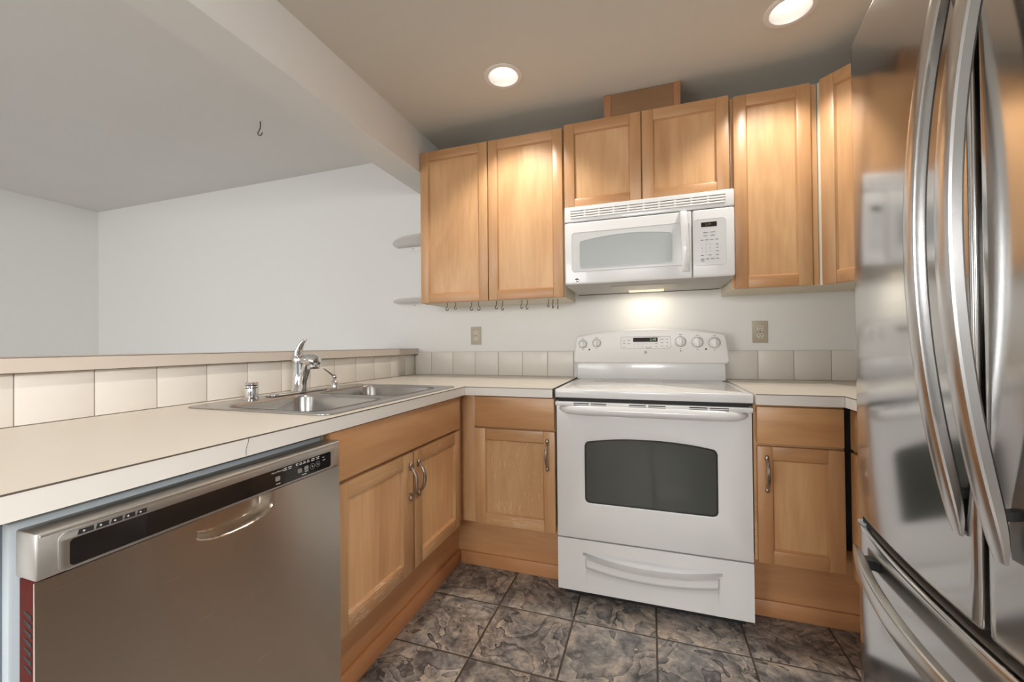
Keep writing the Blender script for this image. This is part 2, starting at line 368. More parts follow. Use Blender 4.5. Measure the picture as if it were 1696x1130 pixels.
# ------------------------------------------------------------------ room shell
YZn = lambda a, b, d: (d, a, b)
w4 = [(-4.9, 0.8), (-2.75, 0.8), (-2.75, 2.1), (-4.9, 2.1)]  # opening for the added fill window
XL, XR, YF = -4.482, 1.70, -5.45
YW = 0.007            # painted back wall (tile faces stand at y = 0)
ZK, ZD, ZBM = 2.347, 2.383, 2.1078
XB0, XB1 = -1.0355, -0.857
struct(MB().box(XL-0.15, XR+0.15, YF-0.15, YW+0.15, -0.12, 0).build('floor', FLOOR), 'grey-brown slate-look square floor tiles', 'floor')
struct(MB().box(XL-0.15, XR+0.15, YW, YW+0.14, 0, 2.6).build('wall_back', WALL), 'white painted wall behind the range', 'wall')
struct(MB().prism([(YF, 0), (YW, 0), (YW, 2.6), (YF, 2.6)], XR, XR+0.14, YZn, holes=[w4]).build('wall_right', WALL), 'white wall behind the refrigerator', 'wall')
w3 = [(-4.35, 0.7), (-2.85, 0.7), (-2.85, 2.05), (-4.35, 2.05)]
struct(MB().prism([(YF, 0), (YW, 0), (YW, 2.6), (YF, 2.6)], XL-0.14, XL, YZn, holes=[w3]).build('wall_left', WALL), 'far white wall of the dining side', 'wall')
w1 = [(-3.6, 0.35), (-1.5, 0.35), (-1.5, 2.15), (-3.6, 2.15)]; w2 = [(-0.4, 0.85), (1.1, 0.85), (1.1, 2.05), (-0.4, 2.05)]
struct(MB().prism([(XL, 0), (XR, 0), (XR, 2.6), (XL, 2.6)], YF-0.14, YF, XZ, holes=[w1, w2]).build('wall_front', WALL), 'white wall with windows facing the kitchen', 'wall')
def window(name, quad, mp, d):
    (a0, b0), (a1, _), (_, b1) = quad[0], quad[1], quad[2]
    m = MB().prism(quad, d-0.03, d+0.03, mp, holes=[[(a0+0.05, b0+0.05), (a1-0.05, b0+0.05), (a1-0.05, b1-0.05), (a0+0.05, b1-0.05)]])
    c = (a0+a1)/2
    m.prism([(c-0.025, b0+0.05), (c+0.025, b0+0.05), (c+0.025, b1-0.05), (c-0.025, b1-0.05)], d-0.025, d+0.025, mp)
    f = m.build(name, WHITEP); struct(f, 'white framed two-pane ' + name.replace('_', ' '), 'window')
    MB().prism([(a0+0.05, b0+0.05), (a1-0.05, b0+0.05), (a1-0.05, b1-0.05), (a0+0.05, b1-0.05)], d-0.003, d+0.003, mp).build('glass', GLASS, f)
window('window_1', w1, XZ, YF-0.07); window('window_2', w2, XZ, YF-0.07); window('window_3', w3, YZn, XL-0.07); window('added_fill_window', w4, YZn, XR+0.07)  # the last window is unseen, added to let in fill light
# kitchen ceiling with the round holes of the recessed lights
CANS = [(-0.2345, -0.606), (0.905, -0.606), (-0.2345, -2.35), (0.905, -2.75)]  # the last two are unseen lights added for fill
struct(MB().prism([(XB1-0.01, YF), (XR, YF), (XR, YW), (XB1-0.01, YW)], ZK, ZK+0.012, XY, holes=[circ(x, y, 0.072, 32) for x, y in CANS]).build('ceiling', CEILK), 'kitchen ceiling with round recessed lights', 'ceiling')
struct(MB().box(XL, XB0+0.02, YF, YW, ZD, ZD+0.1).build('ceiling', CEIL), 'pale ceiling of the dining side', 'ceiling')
struct(MB().box(XB0, XB1, YF, YW, ZBM, 2.6).build('trim_1', WALL), 'white boxed beam between kitchen and dining side', 'beam')
struct(MB().box(-1.24, -1.0995, -2.55, YW, 0, 1.0476).build('wall_peninsula', WALL), 'half wall behind the sink counter', 'wall')
# tiled backsplashes: tiles standing on a grout bed
def tiles(name, T, lines, z0, z1, face, label):
    m = MB(T)
    m.box(lines[0], lines[-1], face+0.002, face+0.0065, z0, z1, mat=1)
    for a, b in zip(lines[:-1], lines[1:]):
        m.box(a+0.0012, b-0.0012, face, face+0.005, z0+0.001, z1-0.0008, 0.0012, 0)
    return struct(m.build(name, [TILE, GROUT]), label, 'backsplash')
ZC = 0.9158
tiles('trim_2', None, [-1.0905] + [-0.9688+0.1564*k for k in range(6)] + [-0.0307], ZC+0.0005, 1.0639, 0.0, 'cream square tile row on the wall left of the range')
tiles('trim_3', None, [0.7595] + [0.9147+0.1566*k for k in range(5)] + [1.695], ZC+0.0005, 1.0639, 0.0, 'cream square tile row on the wall right of the range')
ys = [-2.55] + sorted([-1.8149+0.1544*k for k in range(-4, 12)]) + [-0.004]
tiles('trim_4', RZ90, ys, ZC+0.0005, 1.0474, 1.0915, 'cream square tile row behind the sink')

# ------------------------------------------------------------------ bar ledge on the half wall
o = MB()
o.box(-1.36, -1.0695, -2.6, YW-0.001, 1.0478, 1.0868, 0.002, 0)
o.box(-1.0695, -1.0680, -2.6, YW-0.001, 1.0494, 1.0852, 0, 2)
for z in (1.0480, 1.0862): o.box(-1.0700, -1.0684, -2.6, YW-0.001, z-0.0008, z+0.0008, 0, 1)
tag(o.build('bar_ledge', [LEDGE, SEAM, LEDGE], base=(-1.2, -1.3, 1.0478)), 'long beige laminate bar ledge capping the half wall behind the sink', 'ledge')

# ------------------------------------------------------------------ countertops
SINK = (-1.012, -0.443, -1.482, -0.690)
def counter_left():
    t = thing('countertop', (-0.75, -1.1, 0.877), 'cream laminate worktop turning the corner around the sink to the range', 'countertop')
    poly = [(-1.0908, -0.0005), (-1.0908, -2.45), (-0.4172, -2.45), (-0.4172, -0.6642), (-0.0045, -0.6642), (-0.0045, -0.0005)]
    MB().prism(poly, 0.877, ZC, XY, holes=[rrect(SINK[0]+0.015, SINK[1]-0.015, SINK[2]+0.015, SINK[3]-0.015, 0.04)]).build('slab', LAM, t)
    e = MB()
    e.box(-0.4172, -0.4152, -2.45, -0.6662, 0.877, ZC-0.0012); e.box(-0.4172, -0.0045, -0.6662, -0.6642, 0.877, ZC-0.0012)
    eb = e.build('front_edge', LAMEDGE, t)
    s = MB()
    s.box(-0.4174, -0.4149, -2.45, -0.6659, ZC-0.0026, ZC-0.0001); s.box(-0.4172, -0.0045, -0.6665, -0.6640, ZC-0.0026, ZC-0.0001)
    s.box(-0.4156, -0.4148, -0.6667, -0.6659, 0.877, ZC)
    s.box(-0.0047, -0.0043, -0.6664, -0.02, 0.878, ZC+0.0003)
    s.tube([(-0.4150, -1.7335, 0.9150), (-0.4150, -1.7352, 0.905), (-0.4150, -1.7395, 0.893), (-0.4150, -1.7400, 0.879)], 0.0006, 5)
    s.build('seam', SEAM, eb)
counter_left()
def counter_right():
    t = thing('countertop', (1.2, -0.35, 0.877), 'small cream laminate worktop between the range and the refrigerator', 'countertop')
    poly = [(0.7612, -0.0005), (0.7612, -0.6642), (1.0330, -0.6642), (1.0330, -1.19), (1.698, -1.19), (1.698, -0.0005)]
    MB().prism(poly, 0.877, ZC, XY).build('slab', LAM, t)
    e = MB(); e.box(0.7612, 1.0310, -0.6662, -0.6642, 0.877, ZC-0.0012); e.box(1.0310, 1.0330, -1.19, -0.6662, 0.877, ZC-0.0012)
    eb = e.build('front_edge', LAMEDGE, t)
    s = MB(); s.box(0.7612, 1.0308, -0.6665, -0.6640, ZC-0.0026, ZC-0.0001); s.box(1.0307, 1.0330, -1.19, -0.6659, ZC-0.0026, ZC-0.0001)
    s.box(1.0305, 1.0318, -0.6670, -0.6656, 0.877, ZC)
    s.build('seam', SEAM, eb)
counter_right()

# ------------------------------------------------------------------ cabinets
def pull(T, u, y, zc, parent, h=0.124):
    m = MB(T); k = h/2
    pts, rad = [], []
    for i in range(17):
        q = -1 + 2*i/16
        pts.append((u, y - 0.007 - 0.024*max(0, 1-q*q)**0.75, zc + q*k*0.86)); rad.append(0.0042 + 0.0027*(1-q*q))
    m.tube(pts, rad, 10)
    for q in (-1, 1):
        m.ball((u, y-0.0065, zc + q*k*0.95), 0.0085, sc=(0.95, 0.8, 1.45))
        m.tube([(u, y-0.008, zc + q*k*0.70), (u, y-0.0005, zc + q*k*0.70)], 0.004, 8)
    m.build('handle', NICKEL, parent)
def door(T, u0, u1, z0, z1, y, parent, stile=0.052, rail=0.052, th=0.020, mats=None, pan=None, name='door', handle=None, lst=None):
    """y = canonical front plane; canonical outward is -y"""
    mv, mh, mp_ = mats or (WVF, WXF, WV)
    m = MB(T); L = lst or stile
    m.box(u0, u0+L, y, y+th, z0, z1, 0.003, 0); m.box(u1-stile, u1, y, y+th, z0, z1, 0.003, 0)
    m.box(u0+L-0.0005, u1-stile+0.0005, y+0.0002, y+th, z1-rail, z1, 0.003, 1); m.box(u0+L-0.0005, u1-stile+0.0005, y+0.0002, y+th, z0, z0+rail, 0.003, 1)
    a, b, c, d, e = u0+L, u1-stile, z0+rail, z1-rail, 0.0055     # sloped bead inside the frame
    o1 = [(a, y+0.0035, c), (b, y+0.0035, c), (b, y+0.0035, d), (a, y+0.0035, d)]
    o2 = [(a+e, y+0.0125, c+e), (b-e, y+0.0125, c+e), (b-e, y+0.0125, d-e), (a+e, y+0.0125, d-e)]
    m.add(o1+o2, [(0, 1, 5, 4), (2, 3, 7, 6)], 1); m.add(o1+o2, [(1, 2, 6, 5), (3, 0, 4, 7)], 0)
    f = m.build(name, [mv, mh], parent, fix=False)
    MB(T).box(a-0.004, b+0.004, y+0.0120, y+0.0175, c-0.004, d+0.004).build('panel', mp_, f)
    if handle: pull(T, handle[0], y, handle[1], f)
    return f
def slabfront(T, u0, u1, z0, z1, y, parent, mat, name='drawer', th=0.02):
    return MB(T).box(u0, u1, y, y+th, z0, z1, 0.0035, 0).build(name, mat, parent)

# --- wall cabinets (canonical frame = world)
def wall_cabinet(x0, x1, z0, z1, label, doors, dz=None):
    t = thing('wall_cabinet', ((x0+x1)/2, 0.0, z0), label, 'cabinet', 'maple wall cabinets')
    m = MB(); m.box(x0+0.001, x1-0.001, -0.294, YW-0.001, z0, z1, 0, 0)
    m.build('body', MELA, t)
    MB().box(x0+0.002, x1-0.002, -0.2948, -0.2935, z0+0.002, z1-0.001, 0, 0).build('face_frame', WV, t)
    zz = dz or (z0, z1)
    for u0, u1 in doors: door(None, u0, u1, zz[0], zz[1], -0.3152, t)
    return t
ZU0, ZU1 = 1.3483, 2.2173
wall_cabinet(-0.852, -0.0175, ZU0, ZU1, 'tall double-door maple wall cabinet left of the microwave', [(-0.852, -0.4371), (-0.4325, -0.0223)])
wall_cabinet(-0.0155, 0.748, 1.779, 2.2283, 'short double-door maple wall cabinet above the microwave', [(-0.0125, 0.3625), (0.3680, 0.7432)], (1.790, 2.2283))
wall_cabinet(0.7500, 1.0850, ZU0, ZU1, 'tall single-door maple wall cabinet right of the microwave', [(0.7611, 1.0571)])
def corner_cabinet():
    t = thing('corner_cabinet', (1.4, -0.3, ZU0), 'diagonal maple corner wall cabinet partly hidden by the refrigerator', 'cabinet', 'maple wall cabinets')
    MB().prism([(1.087, YW-0.001), (1.087, -0.300), (1.393, -0.606), (1.698, -0.606), (1.698, YW-0.001)], ZU0, ZU1, XY).build('body', MELA, t)
    T = Matrix.Translation((1.087, -0.300, 0)) @ Matrix.Rotation(math.radians(-45), 4, 'Z')
    door(T, 0.018, 0.418, ZU0-0.001, ZU1, -0.0215, t)
corner_cabinet()
# --- wooden duct box between the cabinet top and the ceiling
t = thing('duct_box', (0.365, -0.15, 2.2285), 'small brown wooden duct box on the cabinet above the microwave', 'duct cover')
MB().box(0.224, 0.513, -0.296, -0.287, 2.2285, ZK-0.002).build('front_panel', WBR, t)
for a, b in ((0.190, 0.2235), (0.5135, 0.544)):
    MB().box(a, b, -0.300, -0.01, 2.2285, ZK-0.001, 0.001).build('side_panel', WRED, t)

# --- base cabinets
def kick(t, T, u0, u1, y, mat, matb, yb):
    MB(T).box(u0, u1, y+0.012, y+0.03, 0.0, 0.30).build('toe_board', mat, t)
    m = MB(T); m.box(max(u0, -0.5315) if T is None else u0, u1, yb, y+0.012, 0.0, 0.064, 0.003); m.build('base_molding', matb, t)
ZBD = 0.2797
t = thing('base_cabinet', (-0.22, -0.3, 0), 'maple base cabinet between the sink corner and the range, with scratched door', 'cabinet', 'maple base cabinets')
MB().box(-0.430, -0.006, -0.600, -0.02, 0.30, 0.8765).build('body', MELA, t)
MB().box(-0.4585, -0.388, -0.617, -0.600, 0.281, 0.8755, 0.002).build('corner_filler', WVF, t)
MB().box(-0.388, -0.006, -0.6045, -0.600, 0.281, 0.8755).build('face_frame', WXW, t)
slabfront(None, -0.3855, -0.0075, 0.7300, 0.8685, -0.625, t, WXD)
door(None, -0.3855, -0.0059, ZBD, 0.7215, -0.625, t, 0.051, 0.051, mats=(WV, WXW, WVW), handle=(-0.0385, 0.620))
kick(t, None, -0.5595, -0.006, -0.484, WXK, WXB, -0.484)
t = thing('base_cabinet', (0.93, -0.3, 0), 'maple base cabinet with one door and drawer right of the range', 'cabinet', 'maple base cabinets')
MB().box(0.762, 1.050, -0.600, -0.02, 0.30, 0.8765).build('body', MELA, t)
MB().box(0.762, 1.047, -0.6045, -0.600, 0.281, 0.8755).build('face_frame', WXW, t)
slabfront(None, 0.7704, 1.0438, 0.7265, 0.8645, -0.625, t, WXD)
door(None, 0.7704, 1.0438, ZBD, 0.7165, -0.625, t, 0.050, 0.050, handle=(0.8005, 0.615))
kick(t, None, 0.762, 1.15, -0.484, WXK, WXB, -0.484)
t = thing('base_cabinet', (1.38, -0.93, 0), 'maple base cabinet on the right wall squeezed beside the refrigerator', 'cabinet', 'maple base cabinets')
MB().box(1.081, 1.69, -1.19, -0.606, 0.30, 0.8765).build('body', MELA, t)
MB().box(1.076, 1.081, -1.19, -0.606, 0.281, 0.8755).build('face_frame', WYW, t)
slabfront(RZM90, 0.634, 1.19, 0.7265, 0.8645, 1.056, t, WY)
door(RZM90, 0.634, 1.19, ZBD, 0.7165, 1.056, t, mats=(WV, WY, WV))
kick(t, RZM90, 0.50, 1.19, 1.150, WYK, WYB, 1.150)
t = thing('sink_cabinet', (-0.75, -1.06, 0), 'double-door maple cabinet under the sink with a long plain front', 'cabinet', 'maple base cabinets')
m = MB(); m.box(-1.098, -0.4635, -1.474, -1.455, 0.30, 0.8765); m.box(-1.098, -0.4635, -0.668, -0.650, 0.30, 0.8765); m.box(-1.098, -0.4635, -1.455, -0.668, 0.30, 0.32)
m.build('body', MELA, t)
MB().box(-0.4635, -0.459, -1.474, -0.600, 0.281, 0.8755).build('face_frame', WYW, t)
slabfront(RZ90, -1.474, -0.6685, 0.7245, 0.8690, 0.439, t, wood('maple_front_y_lit', (14, 1.3, 14), 1.18, red=0.10), 'false_drawer')  # front colour lightened to offset weak light on the sink run
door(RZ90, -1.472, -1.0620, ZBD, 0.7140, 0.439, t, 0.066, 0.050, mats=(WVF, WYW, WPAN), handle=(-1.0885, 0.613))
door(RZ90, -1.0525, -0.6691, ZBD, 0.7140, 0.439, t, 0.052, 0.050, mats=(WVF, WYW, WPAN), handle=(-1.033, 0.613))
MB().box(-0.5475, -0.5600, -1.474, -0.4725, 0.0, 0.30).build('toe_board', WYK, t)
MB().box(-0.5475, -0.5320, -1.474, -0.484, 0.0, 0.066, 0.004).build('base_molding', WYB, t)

# ------------------------------------------------------------------ sink
def sink():
    t = thing('kitchen_sink', (-0.73, -1.08, ZC), 'double-bowl stainless steel sink set into the corner worktop', 'sink')
    zt = ZC + 0.0045
    B1 = (-0.885, -0.505, -1.452, -1.128); B2 = (-0.885, -0.505, -1.076, -0.752)
    h = [rrect(*B1, 0.055, 8), rrect(*B2, 0.055, 8)]
    MB().prism(rrect(*SINK, 0.035, 8), ZC+0.0003, zt, XY, holes=h, bev=0.0016).build('deck', STEEL_SK, t)
    for B in (B1, B2):
        m = MB(); loops = []
        for dz, ins, r in ((0.0006, -0.001, 0.056), (-0.002, 0.001, 0.054), (-0.008, 0.003, 0.053), (-0.13, 0.012, 0.05), (-0.160, 0.022, 0.045), (-0.172, 0.045, 0.035)):
            loops.append([(x, y, zt+dz) for x, y in rrect(B[0]+ins, B[1]-ins, B[2]+ins, B[3]-ins, r, 8)])
        n = len(loops[0]); vs = sum(loops, [])
        fs = [(i*n+k, i*n+(k+1) % n, (i+1)*n+(k+1) % n, (i+1)*n+k) for i in range(len(loops)-1) for k in range(n)]
        fs.append(tuple((len(loops)-1)*n+k for k in range(n)))
        m.add(vs, fs); bo = m.build('bowl', STEEL_SK, t, smooth=60)
        cx, cy = (B[0]+B[1])/2, (B[2]+B[3])/2
        MB().lathe([(0.045, 0.0015), (0.042, 0.003), (0.034, 0.0012), (0.012, 0.001), (0.0, 0.004)], (cx, cy, zt-0.172)).build('drain', CHROME, bo)
    return zt
ZS = sink()
# ------------------------------------------------------------------ faucet
def faucet():
    x, y = -0.957, -1.085
    t = thing('faucet', (x, y, ZS), 'chrome single-lever pull-out faucet behind the sink divider', 'faucet')
    MB().prism(rrect(x-0.029, x+0.029, y-0.142, y+0.142, 0.028, 8), ZS+0.0004, ZS+0.0085, XY, bev=0.003).build('base_plate', CHROME, t)
    MB().lathe([(0.027, 0.0085), (0.0255, 0.014), (0.0225, 0.02), (0.0215, 0.10), (0.0215, 0.117), (0.0205, 0.1175), (0.0205, 0.1185), (0.0225, 0.119), (0.0225, 0.138), (0.0195, 0.150), (0.011, 0.158), (0, 0.160)], (x, y, ZS)).build('body', CHROME, t)
    m = MB()
    m.tube([(x+0.020, y, ZS+0.0085), (x+0.024, y, ZS+0.028), (x+0.026, y, ZS+0.050), (x+0.036, y, ZS+0.085), (x+0.047, y, ZS+0.118), (x+0.050, y, ZS+0.138)],
           [0.0195, 0.0165, 0.0145, 0.0165, 0.0195, 0.018], 18)
    m.build('spout', CHROME, t)
    m = MB()
    m.tube([(x+0.026, y, ZS+0.128), (x+0.034, y, ZS+0.131), (x+0.060, y, ZS+0.132), (x+0.085, y, ZS+0.129), (x+0.097, y, ZS+0.124), (x+0.103, y, ZS+0.119)], [0.016, 0.0225, 0.0265, 0.0265, 0.022, 0.010], 20)
    m.lathe([(0.022, -0.006), (0.024, -0.003), (0.024, 0.006), (0.018, 0.012)], (x+0.078, y, ZS+0.103))
    m.build('spray_head', CHROME, t)
    m = MB()
    m.tube([(x+0.002, y, ZS+0.150), (x+0.003, y, ZS+0.166), (x+0.010, y, ZS+0.186), (x+0.022, y, ZS+0.203), (x+0.036, y, ZS+0.213), (x+0.042, y, ZS+0.214)],
           [0.019, 0.0175, 0.014, 0.0105, 0.007, 0.003], 14, ry=0.75)
    m.build('lever', CHROME, t)
faucet()
t = thing('air_gap', (-0.945, -1.300, ZS), 'short round chrome air gap cap left of the faucet', 'air gap')
m = MB(); m.lathe([(0.0245, 0.0004), (0.0245, 0.004), (0.0215, 0.0048), (0.0215, 0.0585), (0.0195, 0.0625), (0, 0.0630)], (-0.945, -1.300, ZS)); m.build('cap', CHROME, t)
m = MB()
for z in (0.043, 0.052):
    vs = []
    for q in range(13):
        a = math.radians(-95 + 110*q/12)
        for dz in (-0.0017, 0.0017): vs.append((-0.945 + 0.0217*math.cos(a), -1.300 + 0.0217*math.sin(a), ZS+z+dz))
    m.add(vs, [(2*q, 2*q+2, 2*q+3, 2*q+1) for q in range(12)])
m.build('slot', BLKM, t)
t = thing('soap_dispenser', (-0.925, -0.920, ZS), 'small chrome soap dispenser with thin angled nozzle right of the faucet', 'soap dispenser')
MB().lathe([(0.0205, 0.0004), (0.0195, 0.003), (0.0155, 0.005), (0.0145, 0.008), (0.0145, 0.030), (0.010, 0.036), (0.006, 0.040), (0.006, 0.046)], (-0.925, -0.920, ZS)).build('base', CHROME, t)
m = MB(); m.ball((-0.925, -0.920, ZS+0.052), 0.0105); m.tube([(-0.925, -0.920, ZS+0.054), (-0.930, -0.940, ZS+0.069), (-0.936, -0.970, ZS+0.091)], [0.0045, 0.0038, 0.003], 8); m.build('nozzle', CHROME, t)

# ------------------------------------------------------------------ dishwasher
def dishwasher():
    y0, y1 = -2.056, -1.4795; xf = -0.403
    t = thing('dishwasher', (-0.74, (y0+y1)/2, 0), 'stainless steel built-in dishwasher with black control strip under the worktop end', 'dishwasher')
    MB().box(-1.06, -0.484, y0+0.012, y1-0.003, 0.09, 0.845).build('tub', BLANKET, t)
    m = MB(); m.box(-0.484, -0.4655, y0-0.002, y1-0.002, 0.09, 0.8600, 0.004); m.build('frame', LINER, t)
    m = MB(); m.box(-0.464, -0.4545, y0+0.012, y1-0.004, 0.10, 0.850); m.build('gasket', BLKM, t)
    m = MB(); m.box(-0.4535, -0.4085, y0+0.004, -1.87, 0.10, 0.785, 0.002, 0); m.box(-0.4535, -0.4085, -1.66, y1-0.001, 0.10, 0.785); m.box(-0.4535, -0.4085, -1.87, -1.66, 0.10, 0.70); m.box(-0.4535, -0.4400, -1.87, -1.66, 0.70, 0.785)
    for i in range(7):
        z = 0.665 + 0.0125*i
        m.add([(-0.442, y0+0.0034, z), (-0.436, y0+0.0034, z+0.002), (-0.421, y0+0.0034, z-0.003), (-0.421, y0+0.0034, z-0.009), (-0.428, y0+0.0034, z-0.008)], [(0, 1, 2, 3, 4)], 1)
    dr = m.build('door', [DARKRED, BLKM], t, fix=False)
    # stainless skin with the scooped pocket handle at its top
    cy, hw = -1.765, 0.080
    def fn(y, z):
        a = abs(y-cy)/hw
        low = 0.736 + 0.016*min(1, a)**3 + 0.0*z
        d = sstep(1.0, 0.90, a)*sstep(low, low+0.010, z)
        bow = 0.003*(1 - ((z-0.445)/0.345)**2)
        return xf - 0.0 + min(0, bow-0.003) - 0.030*d
    us = sorted(set(lin(y0, cy-0.10, 12) + lin(cy-0.10, cy+0.10, 70) + lin(cy+0.10, y1, 12)))
    ws = sorted(set(lin(0.10, 0.72, 16) + lin(0.72, 0.7865, 34)))
    MB().field(us, ws, fn, YZ, -0.4085, pocket=True).build('steel_skin', STEEL_DW, dr, smooth=50)
    # console
    m = MB(); m.box(-0.4535, xf, y0, y1, 0.7885, 0.854, 0.003, 0)
    con = m.build('console', STEEL_CON, t)
    bz = MB(); bz.prism(rrect(y0+0.022, y1-0.020, 0.7895, 0.8445, 0.010), xf-0.001, xf+0.0016, YZ, holes=[rrect(y0+0.034, y1-0.0345, 0.7935, 0.8325, 0.006)], bev=0.0010)
    bz.tube([(xf-0.0002, y0+0.004, 0.8495), (xf-0.0002, y1-0.004, 0.8495)], 0.0022, 8)
    bz.build('bezel', STEEL_CON, con)
    MB().prism(rrect(y0+0.0345, y1-0.035, 0.7938, 0.8322, 0.0055), xf-0.0005, xf+0.0012, YZ).build('control_panel', BLKG, con)
    v = MB()
    for a, b in ((-2.014, -1.995), (-1.993, -1.977), (-1.975, -1.960), (-1.958, -1.943), (-1.941, -1.927)):
        v.prism([(a, 0.8352), (b, 0.8352), (b, 0.8425), (a+0.002, 0.8425)], xf, xf+0.0019, YZ, mat=0)
        v.prism(circ((a+b)/2-0.002, 0.8388, 0.0014, 8), xf, xf+0.0022, YZ, mat=1)
    v.build('vent', [BLKM, WHITEMARK], con)
    for cy_, cz_ in ((-1.675, 0.811), (-1.614, 0.811), (-1.594, 0.812)):
        MB().prism(rrect(cy_-0.006, cy_+0.006, cz_-0.005, cz_+0.005, 0.002, 3), xf+0.0011, xf+0.0020, YZ).build('button', BUTTON, con)
    for cy_, cz_ in ((-1.5755, 0.8105), (-1.558, 0.8115)):
        MB().prism(circ(cy_, cz_, 0.0072, 20), xf+0.0011, xf+0.0016, YZ, holes=[circ(cy_, cz_, 0.0064, 20)]).prism(circ(cy_, cz_, 0.0025, 10), xf+0.0011, xf+0.0017, YZ).build('button', BUTTON, con)
    k = MB()
    T_ = lambda a, b, d: (d, a, b)
    k2 = MB(); k3 = MB(); k4 = MB()
    k.text('Heavy', 0.0052, T_, -1.6845, 0.8265, xf+0.0014); k.text('Normal', 0.0052, T_, -1.6690, 0.8265, xf+0.0014)
    for a, b, w in ((-1.655, 0.8285, .008), (-1.655, 0.8245, .010), (-1.642, 0.8285, .010), (-1.642, 0.8245, .008), (-1.622, 0.829, .007), (-1.622, 0.8255, .005), (-1.611, 0.829, .007), (-1.611, 0.8255, .008), (-1.600, 0.829, .006), (-1.600, 0.8255, .009),
                    (-1.5885, 0.829, .006), (-1.5885, 0.8255, .008), (-1.574, 0.829, .010), (-1.574, 0.8248, .011), (-1.5585, 0.829, .012), (-1.5585, 0.8248, .009), (-1.540, 0.8235, .006), (-1.5375, 0.8165, .009), (-1.6735, 0.7995, .011), (-1.601, 0.7990, .013), (-1.593, 0.8042, .011)):
        (k if a < -1.635 and b > .81 else k2 if b > .81 else k3 if a < -1.635 else k4).box(xf+0.0011, xf+0.00135, a-w/2, a+w/2, b-0.0008, b+0.0008)
    k.build('lettering', WHITEMARK, con, fix=False); k2.build('lettering', WHITEMARK, con, fix=False); k3.build('lettering', WHITEMARK, con, fix=False); k4.build('lettering', WHITEMARK, con, fix=False)
    MB().box(-0.54, -0.50, y0+0.01, y1-0.01, 0.0, 0.09).build('toe_plate', BLKM, t)
    MB().box(-1.06, -0.95, y0+0.05, y1-0.05, 0.0, 0.09).build('foot', BLKM, t)
dishwasher()

